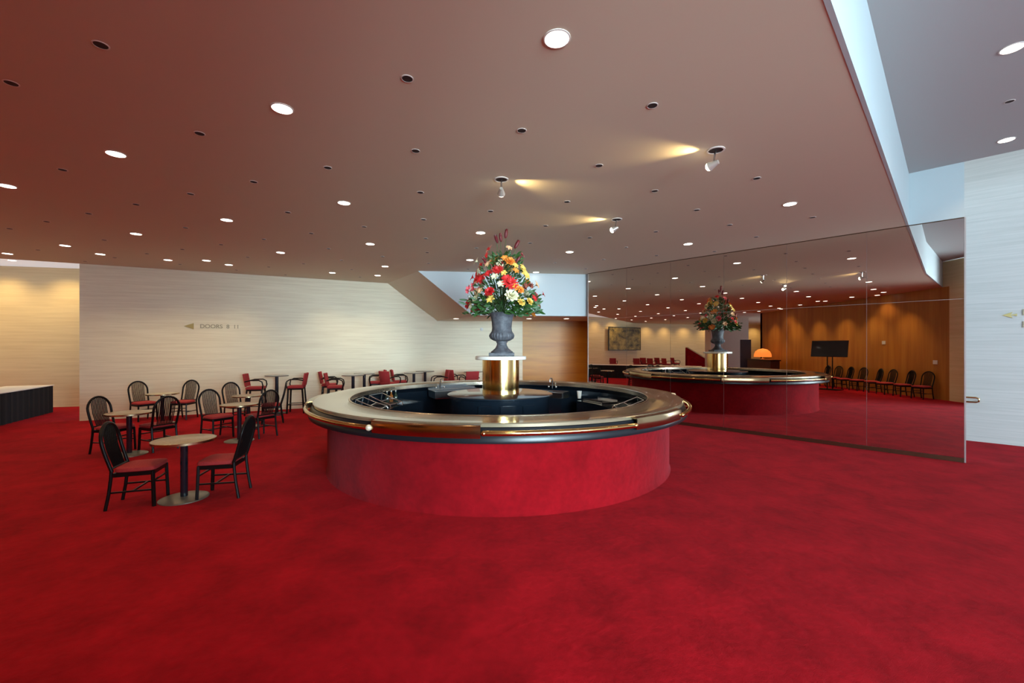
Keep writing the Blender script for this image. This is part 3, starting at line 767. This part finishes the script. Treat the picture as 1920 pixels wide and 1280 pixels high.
MB().bar((-1.72, 0.86, 1.03), (1.42, 0.86, 2.99), 0.12).build('handrail', CREAM, sr)
sr.scale = (0.62, 0.62, 0.62)
dx_, dy_ = vr(1398, 27.5)
dp = thing('display_board', 'tall dark blue board standing beside the pale pier, in the mirror', 'board', (dx_, dy_, 0), R(20))
MB().box((0, 0, 1.2), (0.08, 0.62, 2.3)).build('board_panel', mat('dark blue panel', (0.015, 0.015, 0.05), 0.4), dp)
MB().box((0, 0, 0.025), (0.4, 0.7, 0.045)).build('foot', BLACK, dp)
lx_, ly_ = vr(1430, 25.2)
cn = thing('console_table', 'dark wood console under the orange lamp, seen in the mirror', 'table', (lx_, ly_, 0), R(0))
MB().box((0, 0, 1.12), (2.6, 0.6, 0.06)).build('console_top', FRAME, cn)
MB().box((0, 0, 0.55), (2.5, 0.5, 1.07)).build('console_body', mat('dark oxblood panel', (0.05, 0.012, 0.010), 0.4), cn)
lp = thing('table_lamp', 'orange domed lamp glowing on the dark console, in the mirror', 'lamp', (lx_, ly_, 1.152), 0)
MB().lathe([(0, 0), (0.14, 0), (0.14, 0.03), (0.03, 0.05), (0.025, 0.2), (0, 0.2)], n=24).build('lamp_base', BRASS, lp, True)
MB().lathe([(0.46, 0.14), (0.45, 0.30), (0.38, 0.46), (0.24, 0.58), (0.0, 0.64)], n=32).build('lamp_shade', ORANGE, lp, True)
# stools behind the buffet (mirror, left)
nm5 = ['leftmost', 'second', 'third', 'fourth', 'fifth', 'sixth', 'seventh']
for i, (px__, Yv) in enumerate(((1150, 28.4), (1195, 28.0), (1208, 29.4), (1222, 28.0), (1236, 29.4), (1250, 28.0), (1266, 29.4))):
    x, y = vr(px__, Yv)
    dup(S1, (x, y, 0), R(200+i*9), 'red armed bar stool beyond the buffet in the mirror, %s of that row' % nm5[i], 'bar stools beyond the buffet')

# ================================================================== WALL MARKS
def text(name, s, size, m, parent=None):
    c = bpy.data.curves.new(name, 'FONT'); c.body = s; c.size = size; c.extrude = 0.006; c.align_x = 'LEFT'; c.align_y = 'CENTER'
    c.materials.append(m); o = bpy.data.objects.new(name, c); COL.objects.link(o)
    dg = bpy.context.evaluated_depsgraph_get(); dg.update()
    me = bpy.data.meshes.new_from_object(o.evaluated_get(dg)); bpy.data.objects.remove(o)
    me.materials.clear(); me.materials.append(m)
    me.transform(Matrix.Rotation(PI/2, 4, 'X'))
    o = bpy.data.objects.new(name, me); COL.objects.link(o)
    if parent: o.parent = parent
    return o
def arrow(mb, L, h, tail=False):
    # points left, in the XZ plane
    if tail: pts = [(0, 0), (L*.72, h/2), (L*.58, h*.08), (L*.86, h*.10), (L, h*.22), (L, -h*.22), (L*.86, -h*.10), (L*.58, -h*.08), (L*.72, -h/2)]
    else: pts = [(0, 0), (L, h/2), (L, -h/2)]
    n = len(pts)
    vs = [(x, -0.006, z) for x, z in pts] + [(x, 0.006, z) for x, z in pts]
    return mb.add(vs, [tuple(range(n)), tuple(range(2*n-1, n-1, -1))] + [(i, n+i, n+(i+1) % n, (i+1) % n) for i in range(n)])
wa = math.atan2(LW2[1]-LW0[1], LW2[0]-LW0[0])
def on_left(px, off=0.012):
    k = (px-960)/F; sl = math.tan(wa); Y = (LW0[1] - sl*LW0[0])/(1 - sl*k)
    return (k*Y + math.sin(wa)*off, Y - math.cos(wa)*off)
p = on_left(345); q = on_left(446)
zt = H + 39*p[1]/F
sg = thing('direction_sign', 'small brass arrow and lettering fixed on the left stone wall', 'sign', (p[0], p[1], zt), wa)
arrow(MB(), 0.22, 0.17).build('arrow', GOLDL, sg)
L_ = (Vector(q)-Vector(p)).length
k_ = text('lettering', 'DOORS  8  11', 0.155, DKLET, sg); k_.location = (0.36, 0, 0)
# right wall sign
wa2 = math.atan2(T[1], T[0])
def on_right(px, off=0.012): return on_line(px, CW-off)
p = on_right(1879); zt = H + 59*p[1]/F
sg2 = thing('direction_sign', 'brass arrow with two lines of lettering on the right stone wall', 'sign', (p[0], p[1], zt), wa2)
q = on_right(1907); La = (Vector(q)-Vector(p)).length
arrow(MB(), La, La*0.62, True).build('arrow', GOLDL, sg2)
q = on_right(1915.5); Lb = (Vector(q)-Vector(p)).length
for dz, s in ((0.04, 'B'), (-0.19, 'E')):
    k_ = text('lettering', s, 0.17, DKLET, sg2); k_.location = (Lb, 0, dz)
# handrail end
p = on_line(1812, CW); q = on_line(1835, CW); zz = H - 98*p[1]/F
def hr(px, off, z):
    a = on_line(px, CW-off); return (a[0], a[1], z)
hn = thing('handrail', 'brass handrail end returning to the pale stone wall, right of the mirror', 'handrail', (*on_line(1835, CW), 0))
hb = on_line(1835, CW)
def hp(t_, off, z):
    a = pm(tpar(hb)+t_, CW-off); return (a[0]-hb[0], a[1]-hb[1], z)
MB().tube([hp(-1.6, .07, zz+.045), hp(-.4, .07, zz+.045), hp(-0.04, .07, zz+.045), hp(0.0, .07, zz+.03), hp(0.0, .07, zz-.03), hp(-.04, .07, zz-.045), hp(-.4, .07, zz-.045), hp(-1.6, .07, zz-.045)], 0.016, 8).build('rail_loop', BRASS, hn, True)
MB().tube([hp(-0.15, .07, zz+.045), hp(-0.15, .0, zz+.045)], 0.012, 8).build('wall_bracket', BRASS, hn, True)
# small devices
kx = (903-960)/F*14.9
t = thing('wall_sensor', 'tiny round white sensor high on the stone wall, left of the urn', 'sensor', (kx, 14.93, H + 33*14.9/F))
MB().ball((0, -0.03, 0), 0.05, 14, 8, (1, .6, 1)).build('dome', WHITE, t, True)
mb = MB(); mb.lathe([(0, 0), (0.06, 0), (0.06, 0.02), (0, 0.02)], n=20); mb.v = [(x, -z-0.001, y) for x, y, z in mb.v]; mb.build('mount_plate', TRIMW, t, True)
for px__, Yv, z_ in ((1680, 17.6, 2.06), (1757, 15.4, 1.33)):
    x = refl((px__-960)/F*Yv, Yv)[0]
    t = tag(MB().box((x, -0.688, z_), (0.16, 0.02, 0.14)).build('wall_plate', WHITE, bevel=0.003), 'small white plate on the wood wall, %s in the mirror' % ('right of the screen' if z_ > 2 else 'lower, farther right'), 'plate')

# ================================================================== CEILING FIXTURES
def make_down(label, lo, group, s=1.0):
    t = thing('downlight', label, 'ceiling light', lo, 0, group)
    MB().lathe([(0.083, -0.001), (0.094, -0.001), (0.094, -0.006), (0.083, -0.008)], n=32, closed=True).build('trim_ring', TRIMW, t, True)
    MB().lathe([(0.0, -0.002), (0.0825, -0.002), (0.0825, -0.006), (0, -0.007)], n=32).build('lens', LENS, t, True)
    return t
LN = bpy.data.lights.new('downlight_beam', 'SPOT'); LN.energy = P_DOWN; LN.color = WARM; LN.spot_size = R(118); LN.spot_blend = 0.75; LN.shadow_soft_size = 0.08
LW = bpy.data.lights.new('wallwash_beam', 'SPOT'); LW.energy = P_DOWN*2.1; LW.color = (1.0, 0.70, 0.30); LW.spot_size = R(115); LW.spot_blend = 1.0; LW.shadow_soft_size = 0.06
LS0 = bpy.data.lights.new('stonewash_beam', 'SPOT'); LS0.energy = 62; LS0.color = (1.0, 0.82, 0.52); LS0.spot_size = R(86); LS0.spot_blend = 0.9; LS0.shadow_soft_size = 0.06
LX = bpy.data.lights.new('woodwash_beam', 'SPOT'); LX.energy = 130; LX.color = (1.0, 0.74, 0.36); LX.spot_size = R(70); LX.spot_blend = 1.0; LX.shadow_soft_size = 0.06
def beam(l, lo, aim=None):
    o = bpy.data.objects.new('beam', l); COL.objects.link(o); o.location = (lo[0], lo[1], lo[2]-0.015)
    if aim is not None:
        dd = Vector(aim) - o.location; o.rotation_euler = dd.to_track_quat('-Z', 'Y').to_euler()
    return o
def atc(px, py, z=CEIL):
    Y = F*(H-z)/(py-HZ); return ((px-960)/F*Y, Y)
rows = {
 'row nearest the camera': [(1044, 72), (529, 203), (217, 288), (13, 348)],
 'second row': [(645, 380), (425, 412), (255, 438), (122, 460), (14, 475)],
 'third row': [(1481, 382), (901, 436), (694, 457), (526, 473), (387, 488)],
 'fourth row': [(1290, 457), (1068, 472), (881, 487), (722, 499)]}
wash = [(188, 476), (315, 487), (429, 496), (623, 511), (708, 516), (1005, 510)]
ORD = ['first', 'second', 'third', 'fourth', 'fifth', 'sixth', 'seventh', 'eighth', 'ninth', 'tenth', 'eleventh', 'twelfth', 'thirteenth', 'fourteenth', 'fifteenth', 'sixteenth', 'seventeenth', 'eighteenth', 'nineteenth', 'twentieth', 'twenty-first', 'twenty-second', 'twenty-third', 'twenty-fourth', 'twenty-fifth', 'twenty-sixth', 'twenty-seventh', 'twenty-eighth', 'twenty-ninth', 'thirtieth']
D0 = None; placed = []
def put(lo, lb, g):
    global D0
    if D0 is None: D0 = make_down(lb, lo, g)
    else: dup(D0, lo, 0, lb, g)
for rn, l in rows.items():
    for i, (a, b) in enumerate(l):
        x, y = atc(a, b); placed.append((x, y))
        put((x, y, CEIL), 'lit round downlight, %s from the right in the %s' % (ORD[i], rn), 'lit ceiling downlights')
        beam(LN, (x, y, CEIL))
for i, (a, b) in enumerate(wash):
    x, y = atc(a, b); placed.append((x, y))
    put((x, y, CEIL), 'small lit downlight close to the stone wall, %s from the left' % ORD[i], 'lit downlights washing the stone wall')
    beam(LS0, (x, y, CEIL), (x-0.45, y+1.0, 0.9)) if x < 0 else None
for i, (a, b) in enumerate(((1898, 90), (1887, 262))):
    x, y = atc(a, b, UP)
    put((x, y, UP), 'lit downlight in the grey upper ceiling, %s of the two at right' % ('nearer' if i == 0 else 'farther'), 'upper ceiling downlights')
    beam(LN, (x, y, UP))
# soffit downlights
for i, px__ in enumerate((855, 992, 1062)):
    put(((px__-960)/F*13.5, 13.5, 2.78), 'tiny downlight in the low soffit behind the urn, %s from the left' % ORD[i], 'soffit downlights')
    beam(LN, ((px__-960)/F*13.5, 13.5, 2.78)).data = LN
x, y = (-14.3, 12.2)
put((x, y, 4.36), 'downlight in the white ceiling of the left recess', 'recess downlights')
# spots in the skewed grid beyond the frame, seen only in the mirror
GO = Vector((0.31, 2.93)); ga = Vector((-2.27, 0.865)); gb = Vector((-0.43, 2.48))
def inpoly(x, y, poly):
    c = False; j = len(poly)-1
    for i in range(len(poly)):
        xi, yi = poly[i]; xj, yj = poly[j]
        if (yi > y) != (yj > y) and x < (xj-xi)*(y-yi)/(yj-yi)+xi: c = not c
        j = i
    return c
def margin(x, y): return all(inpoly(x+dx, y+dy, mainc) for dx, dy in ((.25, 0), (-.25, 0), (0, .25), (0, -.25)))
def soff(x, y): return y > 11.75 + 0.12*(x+2.6) and x > -4.3
SP = [(940, 336), (1342, 281), (1156, 411)]
sp_xy = [atc(*s) for s in SP]
k = 0; extra = []
for j in range(-3, 4):
    for i in range(-3, 12):
        p = GO + ga*i + gb*j
        if not margin(p.x, p.y) or soff(p.x, p.y): continue
        if any((p.x-a)**2+(p.y-b)**2 < 0.9 for a, b in placed+sp_xy): continue
        px__ = 960+F*p.x/p.y if p.y > 0.1 else -999; yy = HZ - F*(CEIL-H)/p.y if p.y > 0.1 else -1
        if 0 < px__ < 1920 and yy > 0: continue
        if p.y < -1 and p.x > -12: continue
        extra.append(p)
extra.sort(key=lambda p: (lambda v: v[0]/max(v[1], .1))(refl(p.x, p.y)))
for i, p in enumerate(extra):
    a, b = refl(p.x, p.y); q = 'glimpsed only in the mirror' 
    put((p.x, p.y, CEIL), 'lit ceiling downlight seen only in the mirror, %s from the left there' % ORD[i], 'downlights seen in the mirror')
    beam(LN, (p.x, p.y, CEIL))
# wall washers on the recess wall and wood wall
for i, (a, b) in enumerate(zip(cw[1:-1], cw[2:])):
    a = Vector(a); b = Vector(b); e = b-a
    for t_ in (0.25, 0.75):
        c_ = a + e*t_; nn = Vector((-e.y, e.x)).normalized()
        if nn.dot(Vector((-8, 0))-c_) < 0: nn = -nn
        zc = 4.36 if (c_+nn).y > 4.5 else CEIL
        q = c_ + nn*0.9
        beam(LW, (q.x, q.y, (zc if zc > 4 else CEIL)), (c_.x, c_.y, 1.6))
for i, x in enumerate((-2.4, -4.0, -5.6, -7.4, -9.2, -11.2)):
    put((x, 0.25, CEIL), 'lit downlight washing the wood wall, %s from the right in the mirror' % ORD[i], 'downlights washing the wood wall')
    beam(LX, (x, 0.25, CEIL), (x, -0.7, 1.2))
# warm light on the honey-coloured wall
LH = LW.copy(); LH.energy = 26; LH.name = 'honey_beam'
beam(LH, (1.6, 13.7, 2.78), (1.9, 14.93, 0.9))
# dark pinholes: every half step of the grid that has no light
GOH = 'small dark pinholes in the ceiling'
hole0 = None
def put_hole(lo, lb, s=1.0):
    global hole0
    if hole0 is None:
        t = thing('ceiling_pinhole', lb, 'ceiling fixture', lo, 0, GOH)
        MB().lathe([(0.042, -0.001), (0.049, -0.001), (0.049, -0.004), (0.042, -0.005)], n=24, closed=True).build('trim_ring', TRIMW, t, True)
        MB().lathe([(0.0, -0.001), (0.0395, -0.001), (0.0395, -0.004), (0, -0.003)], n=24).build('dark_aperture', HOLE, t, True)
        hole0 = t
    else: dup(hole0, lo, 0, lb)
hr_ = {}
for j in range(-6, 9):
    for i in range(-8, 24):
        if i % 2 == 0 and j % 2 == 0: continue
        p = GO + ga*(i/2) + gb*(j/2)
        if not margin(p.x, p.y) or soff(p.x, p.y) or p.y < 0.8: continue
        px__ = 960+F*p.x/p.y; yy = HZ - F*(CEIL-H)/p.y
        if not (0 < px__ < 1920 and yy > 0) or (px__ > 1500 and yy < 400): continue
        if any((p.x-a)**2+(p.y-b)**2 < 0.10 for a, b in placed+sp_xy): continue
        hr_.setdefault(j, []).append((px__, p.x, p.y))
for r_i, j in enumerate(sorted(hr_)):
    for i, (px__, x, y) in enumerate(sorted(hr_[j])):
        put_hole((x, y, CEIL), 'small dark ceiling pinhole, %s from the left in the %s row of pinholes' % (ORD[i], ORD[r_i]))
x, y = atc(1893, 190, UP); put_hole((x, y, UP), 'small dark pinhole in the grey upper ceiling at the right edge')
# three adjustable spots over the bar
aim = Vector((UX, BC[1], 3.0))
LS = bpy.data.lights.new('flower_spot', 'SPOT'); LS.energy = 40; LS.color = (1.0, 0.78, 0.5); LS.spot_size = R(38); LS.spot_blend = 0.6; LS.shadow_soft_size = 0.03
LG = bpy.data.lights.new('spot_spill', 'SPOT'); LG.energy = 26; LG.color = (1.0, 0.74, 0.34); LG.spot_size = R(66); LG.spot_blend = 1.0; LG.shadow_soft_size = 0.02
for i, (x, y) in enumerate(sp_xy):
    lb = ['adjustable spotlight lowered from the ceiling above the urn', 'adjustable spotlight nearest the camera, throwing a yellow streak on the ceiling', 'adjustable spotlight in front of the mirror, farthest of the three'][i]
    t = thing('ceiling_spotlight', lb, 'spotlight', (x, y, CEIL), 0, 'adjustable ceiling spotlights')
    MB().lathe([(0.074, -0.001), (0.092, -0.001), (0.092, -0.008), (0.074, -0.010)], n=32, closed=True).build('trim_ring', TRIMW, t, True)
    MB().lathe([(0, -0.001), (0.0735, -0.001), (0.0735, -0.004), (0, -0.003)], n=32).build('dark_aperture', HOLE, t, True)
    dd = (aim - Vector((x, y, CEIL-0.17))); dd.normalize()
    e0 = Vector((0, 0, -0.17)) - dd*0.03
    off = Vector(((-0.05, 0, 0) if i else (0.0, 0, 0)))
    e0 = e0 + off
    MB().tube([(0, 0, -0.005), (off.x*.3, 0, -0.08), e0], 0.011, 8).build('stem', STEEL, t, True)
    rot = dd.to_track_quat('Z', 'Y').to_matrix()
    mb = MB(); mb.lathe([(0, -0.05), (0.022, -0.05), (0.034, 0.0), (0.05, 0.05), (0.045, 0.05), (0.02, 0.0)], n=20)
    mb.v = [tuple(rot @ Vector(v) + e0) for v in mb.v]; mb.build('lamp_housing', mat('spot housing', (0.6, 0.55, 0.48), 0.3, 0.6), t, True)
    mb = MB(); mb.ball((0, 0, 0.052), 0.044, 14, 8, (1, 1, .8)); mb.v = [tuple(rot @ Vector(v) + e0) for v in mb.v]; mb.build('bulb', BULB, t, True)
    wpos = Vector((x, y, CEIL)) + e0 + dd*0.075
    o = bpy.data.objects.new('flower_beam', LS); COL.objects.link(o); o.location = wpos; o.rotation_euler = dd.to_track_quat('-Z', 'Y').to_euler()
    sdir = [Vector((1, .55, .10)), Vector((-1, .08, .12)), Vector((-1, .05, .12))][i]
    o = bpy.data.objects.new('spill_beam', LG); COL.objects.link(o); o.location = Vector((x, y, CEIL-0.075)) + Vector((sdir.x*0.10, 0.0, 0)); o.rotation_euler = sdir.to_track_quat('-Z', 'Y').to_euler()
